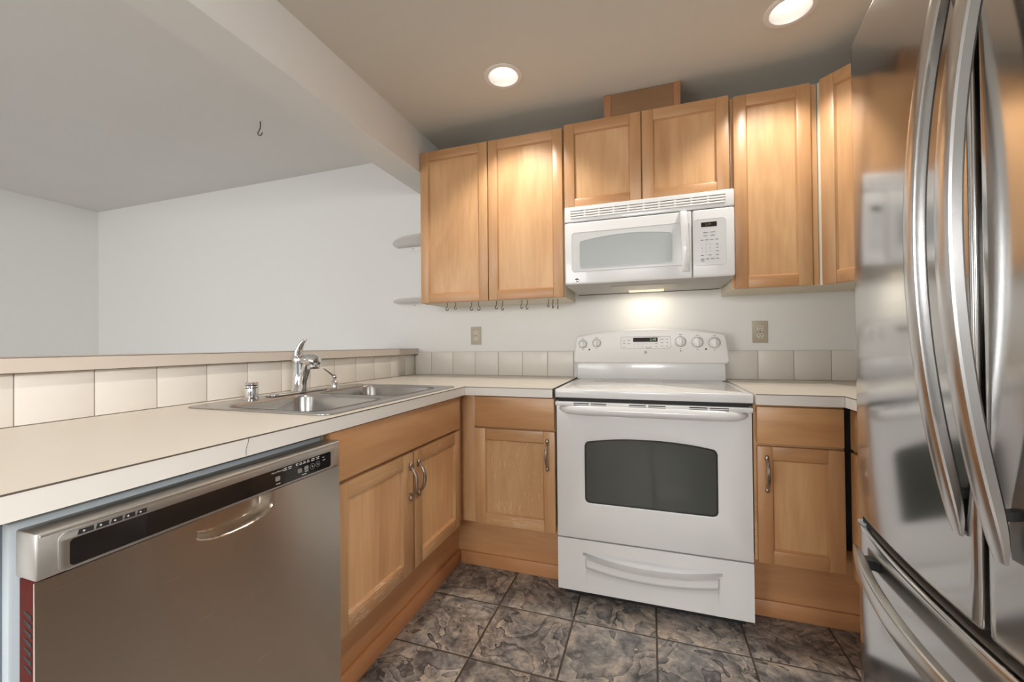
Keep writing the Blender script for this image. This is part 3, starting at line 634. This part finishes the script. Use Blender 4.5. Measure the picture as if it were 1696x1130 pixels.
# ------------------------------------------------------------------ range
def ge_badge(m, mp, u, w, r, d, mat_ring, mat_in):
    m.prism(circ(u, w, r, 24), d, d+(-0.0008 if mp is XZ else 0.0008), mp, holes=[circ(u, w, r*0.78, 24)], mat=mat_ring)
    for k in range(4):
        a = math.radians(45+90*k); cx, cy = u+r*0.34*math.cos(a), w+r*0.34*math.sin(a)
        m.prism(circ(cx, cy, r*0.27, 12), d, d-0.0006, mp, holes=[circ(cx, cy, r*0.15, 12)], mat=mat_in)
def kitchen_range():
    x0, x1 = 0.0015, 0.7565
    t = thing('electric_range', (0.379, -0.32, 0), 'white freestanding electric range with smooth top and oven window', 'range')
    MB().box(x0+0.004, x1-0.004, -0.585, -0.075, 0.045, 0.873).build('body', WHITE, t)
    MB().box(x0+0.02, x1-0.02, -0.560, -0.10, 0.0, 0.045).build('plinth', BLKM, t)
    # cooktop
    m = MB(); m.box(x0-0.001, x1+0.001, -0.645, -0.075, 0.8768, 0.9125, 0.006, 0, 3)
    ct = m.build('cooktop', WHITE, t)
    m = MB(); m.prism(rrect(0.028, 0.730, -0.615, -0.105, 0.010), 0.9120, 0.9150, XY, bev=0.001); gl = m.build('glass_top', WHITEC, t)
    for cx, cy, r in ((0.20, -0.24, 0.088), (0.56, -0.24, 0.112), (0.20, -0.47, 0.115), (0.56, -0.47, 0.092)):
        m = MB(); m.prism(circ(cx, cy, r, 48), 0.9150, 0.91515, XY, holes=[circ(cx, cy, r-0.0016, 48)])
        m.prism(circ(cx, cy, r*0.55, 40), 0.9150, 0.91515, XY, holes=[circ(cx, cy, r*0.55-0.0012, 40)])
        m.build('burner_ring', LIGHTMARK, gl)
    # dark gap under the cooktop and vent trim
    MB().box(x0+0.012, x1-0.012, -0.628, -0.590, 0.860, 0.8772).build('gap_strip', BLKM, t)
    # oven door with arched window
    zt, zb = 0.862, 0.272
    wx0, wx1 = 0.1225, 0.6370
    arch = []
    for i in range(25):
        q = -1+2*i/24; arch.append((0.3797 + q*(wx1-wx0)/2*0.955, 0.6885 + 0.0215*(1-abs(q)**2.2)))
    def win(e):
        pts = [(wx0+e, 0.4285+0.016), (wx0+e+0.005, 0.4285+e+0.004), (wx0+0.018, 0.4275+e), (wx1-0.018, 0.4275+e), (wx1-e-0.005, 0.4285+e+0.004), (wx1-e, 0.4285+0.016), (wx1-e, 0.670), (wx1-e-0.004, 0.681-e)]
        return pts + [(a, b-e) for a, b in reversed(arch)] + [(wx0+e+0.004, 0.681-e), (wx0+e, 0.670)]
    m = MB(); m.prism([(x0, zb), (x1, zb), (x1, zt), (x0, zt)], -0.6175, -0.5855, XZ, holes=[win(0)], bev=0.003)
    dr = m.build('oven_door', WHITE, t)
    MB().prism(win(-0.001), -0.6135, -0.607, XZ).build('window', OVENGLASS, dr)
    MB().prism(win(0.0), -0.6150, -0.6130, XZ, holes=[win(0.006)]).build('window_border', BLKG, dr)
    # handle: a wide bar bowing outward below the vent slots
    m = MB(); N = 40; prof = 9; vs = []
    for i in range(N):
        q = -1+2*i/(N-1); x = 0.379 + q*0.365; out = 0.050*(1-abs(q)**7)**0.5 if abs(q) < 1 else 0
        hz = 0.020*(1-abs(q)**14)
        for k in range(prof):
            a = math.pi*(k/(prof-1)-0.5); zc = 0.8275
            vs.append((x, -0.617 - max(0.002, out)*(math.cos(a)**0.55 if math.cos(a) > 1e-6 else 0), zc + (hz+0.004)*math.sin(a)))
    fs = [(i*prof+k, i*prof+k+1, (i+1)*prof+k+1, (i+1)*prof+k) for i in range(N-1) for k in range(prof-1)]
    fs += [tuple(range(prof)), tuple((N-1)*prof+k for k in range(prof-1, -1, -1))]
    m.add(vs, fs); m.build('handle', WHITE, dr, smooth=60)
    m = MB(); m.box(x0+0.002, x1-0.002, -0.650, -0.615, 0.842, 0.861, 0.004); vt = m.build('vent_trim', WHITE, dr)
    for a, b in ((0.083, 0.147), (0.155, 0.219), (0.309, 0.375), (0.383, 0.448), (0.535, 0.599), (0.607, 0.673)):
        for z in (0.8555, 0.8475): MB().box(a, b, -0.6506, -0.648, z-0.0018, z+0.0018).build('vent_slot', BLKM, dr)
    # storage drawer with scooped smile handle
    zt2, zb2 = 0.2655, 0.0445
    def zmap(x, w):
        u = min(abs(x-0.379), 0.262)
        st = 0.168 + 0.025*(u/0.235)**2; sb = 0.137 + 0.024*(u/0.245)**2
        kn = (zb2, sb-0.014, sb+0.004, st-0.004, st, st+0.0012, 0.2090, 0.2125, zt2)
        i = min(7, int(w)); return kn[i] + (kn[i+1]-kn[i])*(w-i)
    def fn(x, w):
        u = abs(x-0.379); z = zmap(x, w)
        base = -0.6146 - 0.0015*(1-(z-0.155)**2/0.0122)
        rec = sstep(0.270, 0.262, u)*sstep(7.0, 6.0, w)*sstep(4.0, 5.0, w)
        slant = u - 0.5*max(0.0, min(1.0, 4-w if w > 1 else 3))*0.012
        prot = sstep(0.254, 0.244, slant)*(sstep(0.4, 2.0, w)*0.016 + 0.004*sstep(2.0, 4.0, w))*(1-sstep(4.0, 5.0, w))
        return base + 0.024*rec - prot
    us = sorted(set(lin(x0, 0.100, 6)+lin(0.100, 0.160, 46)+lin(0.160, 0.598, 60)+lin(0.598, 0.658, 46)+lin(0.658, x1, 6)))
    ws = sorted(set(lin(0, 1, 5)+lin(1, 3, 19)+lin(3, 5, 9)+lin(5, 7, 11)+lin(7, 8, 4)))
    dw = MB().field(us, ws, fn, lambda x, w, d: (x, d, zmap(x, w)), -0.586).build('drawer', WHITE, t, smooth=40)
    # backguard
    m = MB(); m.prism([(x0+0.003, 0.9125), (x1-0.003, 0.9125), (x1-0.006, 1.012), (x0+0.006, 1.012)], -0.092, -0.030, XZ, bev=0.006)
    bg_ = m.build('backguard', WHITE, t)
    top = []
    for i in range(31):
        q = -1+2*i/30; top.append((0.379+q*0.366, 1.150+0.034*(1-abs(q)**2)**0.9 if abs(q) < 1 else 1.150))
    pts = [(-0.010, 1.006), (0.004, 1.000), (0.754, 1.000), (0.768, 1.006), (0.770, 1.018), (0.7555, 1.128), (0.752, 1.142)] + list(reversed(top)) + [(0.006, 1.142), (0.0025, 1.128), (-0.012, 1.018)]
    m = MB(); m.prism(pts, -0.105, -0.010, XZ, bev=0.011, seg=4, ang=50)
    con = m.build('control_console', WHITEP, t)
    yc = -0.105
    knobs = {}
    for kx, kz, r in ((0.041, 1.105, 0.021), (0.1165, 1.110, 0.021), (0.5425, 1.1135, 0.0255), (0.6225, 1.1095, 0.0255), (0.7015, 1.106, 0.0255)):
        k = MB(); k.lathe([(r, yc+0.0005), (r, yc-0.003), (r*0.93, yc-0.0055), (r*0.80, yc-0.016), (r*0.72, yc-0.0185), (0, yc-0.019)], (kx, 0, kz), 'y', 26)
        k.prism(rrect(kx-0.0052, kx+0.0052, kz-r*0.82, kz+r*0.82, 0.004), yc-0.030, yc-0.016, XZ, bev=0.0022)
        kn = k.build('knob', WHITE, t)
        knobs[kx] = kn
    p = MB(); p.prism(rrect(0.2445, 0.4965, 1.078, 1.143, 0.009), yc-0.0014, yc+0.0002, XZ, holes=[rrect(0.2465, 0.4945, 1.080, 1.141, 0.008)]); p.prism(rrect(0.2465, 0.4945, 1.080, 1.141, 0.008), yc-0.0006, yc+0.0002, XZ, mat=1)
    kp = p.build('keypad', [LIGHTMARK, WHITEP], con)
    dp = MB().prism(rrect(0.308, 0.4315, 1.114, 1.1365, 0.002, 3), yc-0.0018, yc, XZ).build('display', DISPLAY, t)
    MB().text('2:49', 0.0185, XZ, 0.409, 1.125, yc-0.0021).build('digits', LED, dp, fix=False)
    k = MB()
    for i, ch in enumerate('1234567890'):
        k.text(ch, 0.0075, XZ, 0.3155+0.0205*(i % 5), 1.1035-0.0145*(i//5), yc-0.0012)
    for a, b, w in ((0.263, 1.120, .012), (0.286, 1.1235, .013), (0.262, 1.106, .010), (0.286, 1.106, .012), (0.262, 1.088, .011), (0.4245, 1.104, .011), (0.4245, 1.089, .012), (0.452, 1.1265, .017), (0.478, 1.1265, .011), (0.453, 1.110, .013), (0.478, 1.110, .012), (0.453, 1.092, .010), (0.478, 1.092, .009), (0.387, 1.083, .030)):
        k.box(a-w/2, a+w/2, yc-0.0012, yc-0.0008, b-0.0011, b+0.0011)
    k.build('lettering', GREYMARK, con, fix=False)
    for kx, kz, r, big in ((0.041, 1.105, 0.021, 1), (0.1165, 1.110, 0.021, 1), (0.5425, 1.1135, 0.0255, 0), (0.6225, 1.1095, 0.0255, 1), (0.7015, 1.106, 0.0255, 1)):
        k = MB(); k.prism(circ(kx, kz, r*1.07, 30), yc-0.0012, yc+0.0002, XZ, holes=[circ(kx, kz, r*0.99, 30)], mat=1)
        for i in range(11):
            a = math.radians(-40+26*i)
            if not big and i not in (0, 10, 5): continue
            R = r*1.22; k.box(kx+R*math.cos(a)-0.0011, kx+R*math.cos(a)+0.0011, yc-0.0006, yc+0.0001, kz+R*math.sin(a)-0.0011, kz+R*math.sin(a)+0.0011)
        k.box(kx-0.007, kx+0.007, yc-0.0006, yc, kz+r*1.40-0.0012, kz+r*1.40+0.0012); k.box(kx-0.005, kx+0.005, yc-0.0006, yc, kz-r*1.45-0.0010, kz-r*1.45+0.0010)
        k.build('dial_marking', [GREYMARK, GREYMARK], knobs[kx], fix=False)
    for a, b, r in ((0.0765, 1.0745, 0.0042), (0.6615, 1.0745, 0.0042), (0.5425, 1.0655, 0.0028)): MB().prism(circ(a, b, r, 14), yc-0.0010, yc, XZ).build('indicator', BLKG, con)
    k = MB(); ge_badge(k, XZ, 0.371, 1.0585, 0.0072, yc-0.0003, 0, 0); k.build('badge', GREYMARK, con)
kitchen_range()

# ------------------------------------------------------------------ microwave
def microwave():
    x0, x1, z0, z1, yf = 0.0035, 0.7465, 1.3935, 1.7745, -0.400
    t = thing('microwave', (0.375, -0.2, z0), 'white over-the-range microwave oven with arched window under the short cabinet', 'microwave')
    MB().box(x0+0.004, x1-0.004, -0.368, YW-0.002, z0-0.004, z1).build('body', WHITE, t)
    m = MB(); m.box(x0, x1, yf, -0.366, 1.6990, z1, 0.006, 0, 3); vg = m.build('vent_grille', WHITE, t)
    m = MB(); m.prism(rrect(0.034, 0.711, 1.7155, 1.7615, 0.003, 2), yf-0.0008, yf+0.004, XZ, mat=0); m.build('grille_recess', P('vent_shadow', (0.17, 0.165, 0.15), 0.6), vg)
    m = MB()
    for i in range(4):
        z = 1.7205+0.0120*i; m.prism(rrect(0.0345, 0.7105, z-0.0043, z+0.0043, 0.003, 3), yf-0.0030, yf, XZ, bev=0.0012)
    for i in range(1, 10):
        x = 0.034+0.0677*i; m.box(x-0.004, x+0.004, yf-0.0020, yf, 1.716, 1.7612)
    m.build('slat', WHITEP, vg)
    # door (bowed a little) and control panel
    m = MB(); m.box(x0, 0.5755, yf, -0.366, z0+0.003, 1.6965, 0.008, 0, 3)
    dr = m.build('door', WHITE, t)
    m = MB(); m.box(0.5790, x1, yf, -0.366, z0+0.003, 1.6965, 0.008, 0, 3); cp = m.build('control_panel', WHITE, t)
    # raised surround of the window, drawn as a shallow rim
    def ring(m, outer, e, d0, d1, mat=0): 
        return m
    so = rrect(0.037, 0.566, 1.4545, 1.6475, 0.016); si = rrect(0.0395, 0.5635, 1.457, 1.645, 0.0145)
    m = MB(); m.prism(si, yf-0.0006, yf+0.001, XZ, mat=0); m.prism(so, yf-0.0014, yf+0.001, XZ, holes=[si], mat=0, bev=0.0005); m.build('window_surround', SURROUND, dr)
    def win(e):
        L, R = 0.0765+e, 0.4945-e; pts = []
        for i in range(21):
            q = i/20; x = L+0.008+(R-L-0.016)*q; pts.append((x, 1.6065 - e + 0.017*(1-abs(2*(q-0.53))**2.0)))
        pts = [(L, 1.482+e), (L+0.003, 1.4755+e), (L+0.010, 1.473+e), (R-0.010, 1.4725+e), (R-0.003, 1.475+e), (R, 1.4815+e), (R, 1.598-e), (R-0.003, 1.605-e)] + list(reversed(pts)) + [(L+0.003, 1.603-e), (L, 1.597-e)]
        return pts
    MB().prism(win(0.002), yf-0.0016, yf, XZ).build('window', MWGLASS, dr)
    MB().prism(win(0), yf-0.0022, yf-0.0004, XZ, holes=[win(0.003)]).build('window_rim', P('rim_grey', (0.42, 0.44, 0.44), 0.3), dr)
    m = MB(); N = 22; vs = []
    for i in range(N):
        q = -1+2*i/(N-1); z = 1.560+0.136*q; out = yf - 0.006 - 0.030*(1-q*q)**0.6; xc = 0.5455+0.006*(1-q*q)*0 - 0.004*q
        for a, b in ((-0.0155, 0.012), (-0.0150, 0.002), (-0.009, -0.004), (0.009, -0.004), (0.0150, 0.002), (0.0155, 0.012)):
            vs.append((xc+a, min(out+b, yf+0.002), z))
    fs = [(i*6+k, i*6+(k+1) % 6, (i+1)*6+(k+1) % 6, (i+1)*6+k) for i in range(N-1) for k in range(6)] + [tuple(range(6)), tuple((N-1)*6+5-k for k in range(6))]
    m.add(vs, fs); m.build('handle', WHITE, dr, smooth=60)
    k = MB(); k.prism(circ(0.0615, 1.4155, 0.0098, 28), yf-0.0022, yf, XZ, bev=0.0008, mat=0)
    bd = k.build('badge', CHROME, t)
    k = MB(); ge_badge(k, XZ, 0.0615, 1.4155, 0.0085, yf-0.0023, 0, 0); k.build('badge_mark', BLKG, bd)
    # control panel details
    co = rrect(0.5815, 0.7125, 1.4475, 1.6525, 0.018); ci = rrect(0.5815, 0.711, 1.449, 1.651, 0.0165)
    k = MB(); k.prism(ci, yf-0.0006, yf+0.001, XZ); k.prism(rrect(0.5800, 0.7130, 1.4470, 1.6530, 0.018), yf-0.0013, yf+0.001, XZ, holes=[rrect(0.5820, 0.7110, 1.4490, 1.6510, 0.0165)], bev=0.0004)
    k.build('panel_surround', SURROUND, cp)
    dp = MB().prism(rrect(0.6135, 0.6765, 1.617, 1.6375, 0.0012, 2), yf-0.0016, yf, XZ).build('display', DISPLAY, t)
    MB().text('2:49', 0.013, XZ, 0.641, 1.627, yf-0.0019).build('digits', LEDDIM, dp, fix=False)
    k = MB()
    for i, ch in enumerate('123456789'): k.text(ch, 0.0078, XZ, 0.6165+0.0160*(i % 3), 1.5385-0.0150*(i//3), yf-0.0010)
    k.text('0', 0.0078, XZ, 0.6325, 1.4925, yf-0.0010)
    for a, b, w in ((0.631, 1.5915, .018), (0.660, 1.5925, .020), (0.631, 1.5775, .017), (0.660, 1.5785, .018), (0.617, 1.5592, .011), (0.636, 1.5592, .013), (0.6555, 1.5592, .014), (0.676, 1.5592, .012), (0.677, 1.538, .010), (0.677, 1.523, .009), (0.6775, 1.508, .013), (0.6775, 1.492, .013),
                    (0.617, 1.492, .012), (0.648, 1.492, .013), (0.618, 1.4755, .015), (0.638, 1.4755, .013), (0.658, 1.4755, .015), (0.678, 1.4755, .012), (0.618, 1.4675, .015)):
        k.box(a-w/2, a+w/2, yf-0.0011, yf-0.0008, b-0.0014, b+0.0014)
    k.build('lettering', GREYMARK, cp, fix=False)
    # underside
    m = MB(); m.prism([(-0.392, z0+0.003), (-0.372, z0-0.006), (-0.020, z0-0.007), (-0.012, z0), (-0.012, z0+0.008), (-0.392, z0+0.008)], x0+0.006, x1-0.006, lambda a, b, d: (d, a, b)); un = m.build('underside', P('underside_grey', (0.40, 0.385, 0.36), 0.45), t)
    MB().prism(rrect(0.215, 0.520, -0.330, -0.165, 0.01), z0-0.0095, z0-0.005, XY).build('filter', MESHF, un)
    MB().box(0.290, 0.466, -0.135, -0.075, z0-0.012, z0-0.006, 0.002).build('lamp_lens', LENS, un)
    m = MB(); m.box(x0+0.008, x1-0.008, -0.0300, -0.018, z0-0.009, z0-0.004); m.build('rear_trim', BLKM, un)
    d = bpy.data.lights.new('microwave_lamp', 'AREA'); d.shape = 'RECTANGLE'; d.size = 0.20; d.size_y = 0.05; d.energy = 0.5; d.color = (1.0, 0.90, 0.74)
    o = bpy.data.objects.new('microwave_lamp', d); COL.objects.link(o); o.location = (0.378, -0.105, z0-0.014); o.rotation_euler = (math.radians(8), 0, 0)
microwave()

# ------------------------------------------------------------------ refrigerator
def fridge():
    yc = -1.637
    fx = lambda y: 0.811+0.035*((y-yc)/0.42)**2
    t = thing('refrigerator', (1.25, yc, 0), 'stainless steel french-door refrigerator with bottom freezer drawer on the right', 'refrigerator')
    MB().box(0.915, 1.66, yc-0.415, yc+0.415, 0.06, 1.775, 0.004).build('body', GREYP, t)
    MB().box(0.93, 1.64, yc-0.40, yc+0.40, 0.0, 0.06).build('base_grille', BLKM, t)
    def leaf(y0, y1, z0, z1, name, top=None):
        n = 28; pts = [(fx(y), y) for y in lin(y0, y1, n)] + [(0.905, y1), (0.905, y0)]
        return MB().prism(pts, z0, z1, XY, bev=0.0065, seg=3, ang=30).build(name, STEEL_FR, t, smooth=40)
    dl = leaf(-1.6485, -1.2190, 0.712, 1.795, 'left_door'); dr = leaf(-2.058, -1.6630, 0.712, 1.795, 'right_door')
    MB().box(0.865, 0.913, -1.6635, -1.648, 0.72, 1.78).build('gasket', BLKM, dl)
    fr = leaf(-2.058, -1.2165, 0.10, 0.688, 'freezer_drawer')
    MB().box(0.850, 0.910, yc-0.405, yc+0.405, 0.689, 0.7115).build('gasket', BLKM, fr)
    MB().prism([(fx(y)+0.012, y) for y in lin(-2.045, -1.250, 20)] + [(0.90, -1.250), (0.90, -2.045)], 0.6885, 0.6900, XY).build('top_strip', P('brown_grey_strip', (0.13, 0.11, 0.095), 0.4), fr)
    MB().box(0.845, 0.880, -1.247, -1.219, 0.6885, 0.694).build('hinge_cap', LINER, fr)
    def vhandle(ya, yb, zc, half, xm, sag, parent):
        m = MB(); N = 40; vs = []; w = (ya+yb)/2; h = abs(yb-ya)/2
        sec = [(-0.74, 0.0), (0.0, -0.0008), (0.74, 0.0), (0.92, 0.0012), (1.0, 0.004), (1.0, 0.014), (0.8, 0.0175), (-0.8, 0.0175), (-1.0, 0.014), (-1.0, 0.004), (-0.92, 0.0012)]
        for i in range(N):
            q = -1+2*i/(N-1); x = xm + sag*q*q; th = 1.0 - 0.75*abs(q)**12
            sh = 1-0.35*abs(q)**20
            for a, b in sec: vs.append((x+b*th, w+a*h*sh, zc+q*half))
        S = len(sec)
        fs = [(i*S+k, i*S+(k+1) % S, (i+1)*S+(k+1) % S, (i+1)*S+k) for i in range(N-1) for k in range(S)] + [tuple(range(S)), tuple((N-1)*S+S-1-k for k in range(S))]
        m.add(vs, fs)
        ho = m.build('handle', STEEL_HD, parent, smooth=22)
        for s in (-1, 1):
            mm = MB(); z = zc + s*half*0.86; mm.box(xm+sag*0.74+0.012, fx(w)+0.002, w-0.006, w+0.006, z-0.006, z+0.006)
            mm.build('standoff', BLKM, parent)
    vhandle(-1.632, -1.604, 1.25, 0.42, 0.755, 0.050, dl); vhandle(-1.715, -1.685, 1.25, 0.42, 0.750, 0.051, dr)
    m = MB(); N = 48; vs = []
    sec = [(0.0, -0.74), (-0.0008, 0.0), (0.0, 0.74), (0.0012, 0.92), (0.004, 1.0), (0.014, 1.0), (0.0175, 0.8), (0.0175, -0.8), (0.014, -1.0), (0.004, -1.0), (0.0012, -0.92)]
    for i in range(N):
        q = -1+2*i/(N-1); y = yc + q*0.385; x = 0.757+0.066*q*q
        for a, b in sec: vs.append((x+a*(1-0.7*abs(q)**12), y, 0.636+b*0.0175*(1-0.3*abs(q)**18)))
    S = len(sec); fs = [(i*S+k, i*S+(k+1) % S, (i+1)*S+(k+1) % S, (i+1)*S+k) for i in range(N-1) for k in range(S)] + [tuple(range(S)), tuple((N-1)*S+S-1-k for k in range(S))]
    m.add(vs, fs); ho = m.build('handle', STEEL_HY, fr, smooth=22)
    for s in (-1, 1):
        mm = MB(); y = yc+s*0.325; mm.box(0.757+0.066*0.71+0.012, fx(y)+0.002, y-0.012, y+0.012, 0.626, 0.646)
        mm.build('standoff', BLKM, fr)
fridge()

# ------------------------------------------------------------------ recessed ceiling lights
def can(x, y, label, seen, power):
    t = thing('recessed_light', (x, y, ZK), label, 'ceiling light', 'recessed ceiling lights')
    MB().lathe([(0.0880, ZK-0.0002), (0.0875, ZK-0.0030), (0.080, ZK-0.0050), (0.0685, ZK-0.0042), (0.0660, ZK-0.001), (0.0655, ZK+0.004)], (x, y, 0), n=48, cap=False).build('trim_ring', WHITEP, t, fix=False)
    MB().lathe([(0.0668, ZK-0.001), (0.0660, ZK+0.03), (0.0600, ZK+0.085), (0.0600, ZK+0.09), (0.0, ZK+0.09)], (x, y, 0), n=40, cap=False).build('housing', WHITEP, t, fix=False)
    MB().lathe([(0.0, ZK+0.046), (0.030, ZK+0.048), (0.045, ZK+0.054), (0.048, ZK+0.060), (0.040, ZK+0.075), (0.022, ZK+0.089)], (x, y, 0), n=32).build('bulb', BULB, t, fix=False)
    d = bpy.data.lights.new('can_light', 'SPOT'); d.energy = power; d.color = (1.0, 0.95, 0.87); d.spot_size = math.radians(112); d.spot_blend = 0.5; d.shadow_soft_size = 0.045
    o = bpy.data.objects.new('can_light', d); COL.objects.link(o); o.location = (x, y, ZK+0.030)
can(*CANS[0], 'recessed ceiling light with white trim nearer the beam, above the sink corner', True, 36)
can(*CANS[1], 'recessed ceiling light with white trim nearer the refrigerator, cut by the top edge', True, 32)
can(*CANS[2], 'added recessed fill light, unseen behind the viewer above the dishwasher', False, 26)  # added out of view as fill
can(*CANS[3], 'added recessed fill light, unseen behind the viewer near the right wall', False, 34)  # second added fill light, also out of view

# ------------------------------------------------------------------ wall outlets
def outlet(x, z, label):
    t = thing('wall_outlet', (x, YW, z), label, 'outlet', 'duplex wall outlets')
    MB().prism(rrect(x-0.035, x+0.035, z-0.056, z+0.056, 0.003, 3), YW-0.006, YW-0.0003, XZ, bev=0.002).build('plate', BEIGE, t)
    for dz in (0.0195, -0.0195):
        r = MB(); r.prism(circ(x, z+dz, 0.0165, 22, 0.0145), YW-0.0075, YW-0.005, XZ, bev=0.0006); so = r.build('socket', IVORY, t)
        h = MB(); h.box(x-0.0075, x-0.0055, YW-0.0079, YW-0.007, z+dz-0.001, z+dz+0.007); h.box(x+0.0055, x+0.0075, YW-0.0079, YW-0.007, z+dz-0.001, z+dz+0.007)
        h.prism(circ(x, z+dz-0.0075, 0.0025, 10), YW-0.0079, YW-0.007, XZ); h.build('slot', BLKM, so)
    MB().prism(circ(x, z, 0.0028, 10), YW-0.0072, YW-0.005, XZ).build('screw', BLKM, t)
outlet(-0.6505, 1.165, 'beige duplex outlet on the wall below the double-door cabinet')
outlet(0.926, 1.159, 'beige duplex outlet on the wall right of the range')

# ------------------------------------------------------------------ acrylic shelves beside the wall cabinet
def shelf(z, label, bx0, bx1):
    t = thing('corner_shelf', (-1.0, YW, z), label, 'shelf', 'acrylic quarter-round shelves')
    cx = -0.8545; pts = [(cx, YW-0.001)] + [(cx-0.365*math.sin(a), YW-0.001-0.265*math.cos(a)) for a in [math.pi/2*i/24 for i in range(25)]]
    MB().prism(pts, z, z+0.008, XY, bev=0.0015).build('shelf_board', ACRYL, t)
    b = MB(); b.prism([(bx0, z-0.001), (bx0, z-0.022), (bx0+0.004, z-0.029), (bx1-0.12 if bx1 > -0.9 else bx1, z-0.029), (bx1, z-0.022 if bx1 > -0.9 else z-0.029), (bx1, z-0.0135 if bx1 > -0.9 else z-0.001), (bx1-0.12 if bx1 > -0.9 else bx1-0.001, z-0.001)], YW-0.007, YW-0.0005, XZ)
    br = b.build('bracket', WHITEP, t)
    s = MB()
    for x in (bx0+0.033, bx0+0.125, bx0+0.17):
        if x < bx1-0.01: s.prism(circ(x, z-0.013, 0.0035, 10), YW-0.0085, YW-0.006, XZ)
    s.build('screw', BLKM, br)
shelf(1.7665, 'upper clear acrylic quarter-round shelf left of the double-door cabinet', -1.134, -0.862)
shelf(1.3885, 'lower clear acrylic quarter-round shelf left of the double-door cabinet', -1.123, -0.862)

# ------------------------------------------------------------------ hooks
def hook_mesh(h=0.040, r=0.0085, w=0.0019):
    m = MB(); pts = [(0, 0, 0.0), (0, 0, -h*0.35), (0.0015, 0, -h*0.5)]
    for i in range(13):
        a = math.radians(60 - 250*i/12); pts.append((r*0.2+r*math.cos(a)*0.95, 0, -h+r+r*math.sin(a)))
    m.tube(pts, w, 6); m.lathe([(0.003, -0.0002), (0.003, -0.0012), (0.0015, -0.0015)], (0, 0, 0), n=10)
    return m
HP = [(-0.700, -0.284), (-0.652, -0.275), (-0.558, -0.262), (-0.514, -0.270), (-0.408, -0.262), (-0.376, -0.250), (-0.262, -0.262), (-0.235, -0.250), (-0.119, -0.240), (-0.098, -0.225), (-0.074, -0.215)]
words = ['first', 'second', 'third', 'fourth', 'fifth', 'sixth', 'seventh', 'eighth', 'ninth', 'tenth', 'last']
proto = None
for i, (x, y) in enumerate(HP):
    if proto is None:
        proto = hook_mesh().build('cup_hook', BRASS, base=(0, 0, 0)); o = proto
    else:
        o = proto.copy(); COL.objects.link(o)
    o.location = (x, y, ZU0-0.0003); o.rotation_euler = (0, 0, math.radians([175, 165, 180, 20, 170, 160, 150, 145, 130, 120, 95][i])); o.scale = (1, 1, [1.1, 0.95, 1.15, 1.2, 1.1, 1.25, 1.15, 1.25, 1.05, 1.2, 1.3][i])
    tag(o, '%s dark cup hook from the shelf end under the double-door wall cabinet' % words[i], 'hook', 'cup hooks under the wall cabinet')
o = hook_mesh(0.080, 0.014, 0.0028).build('ceiling_hook', BRASS, base=(0, 0, 0)); o.location = (-1.678, -0.648, ZD-0.0003); o.rotation_euler = (0, 0, math.radians(190))
tag(o, 'single dark metal hook screwed into the dining side ceiling', 'hook')
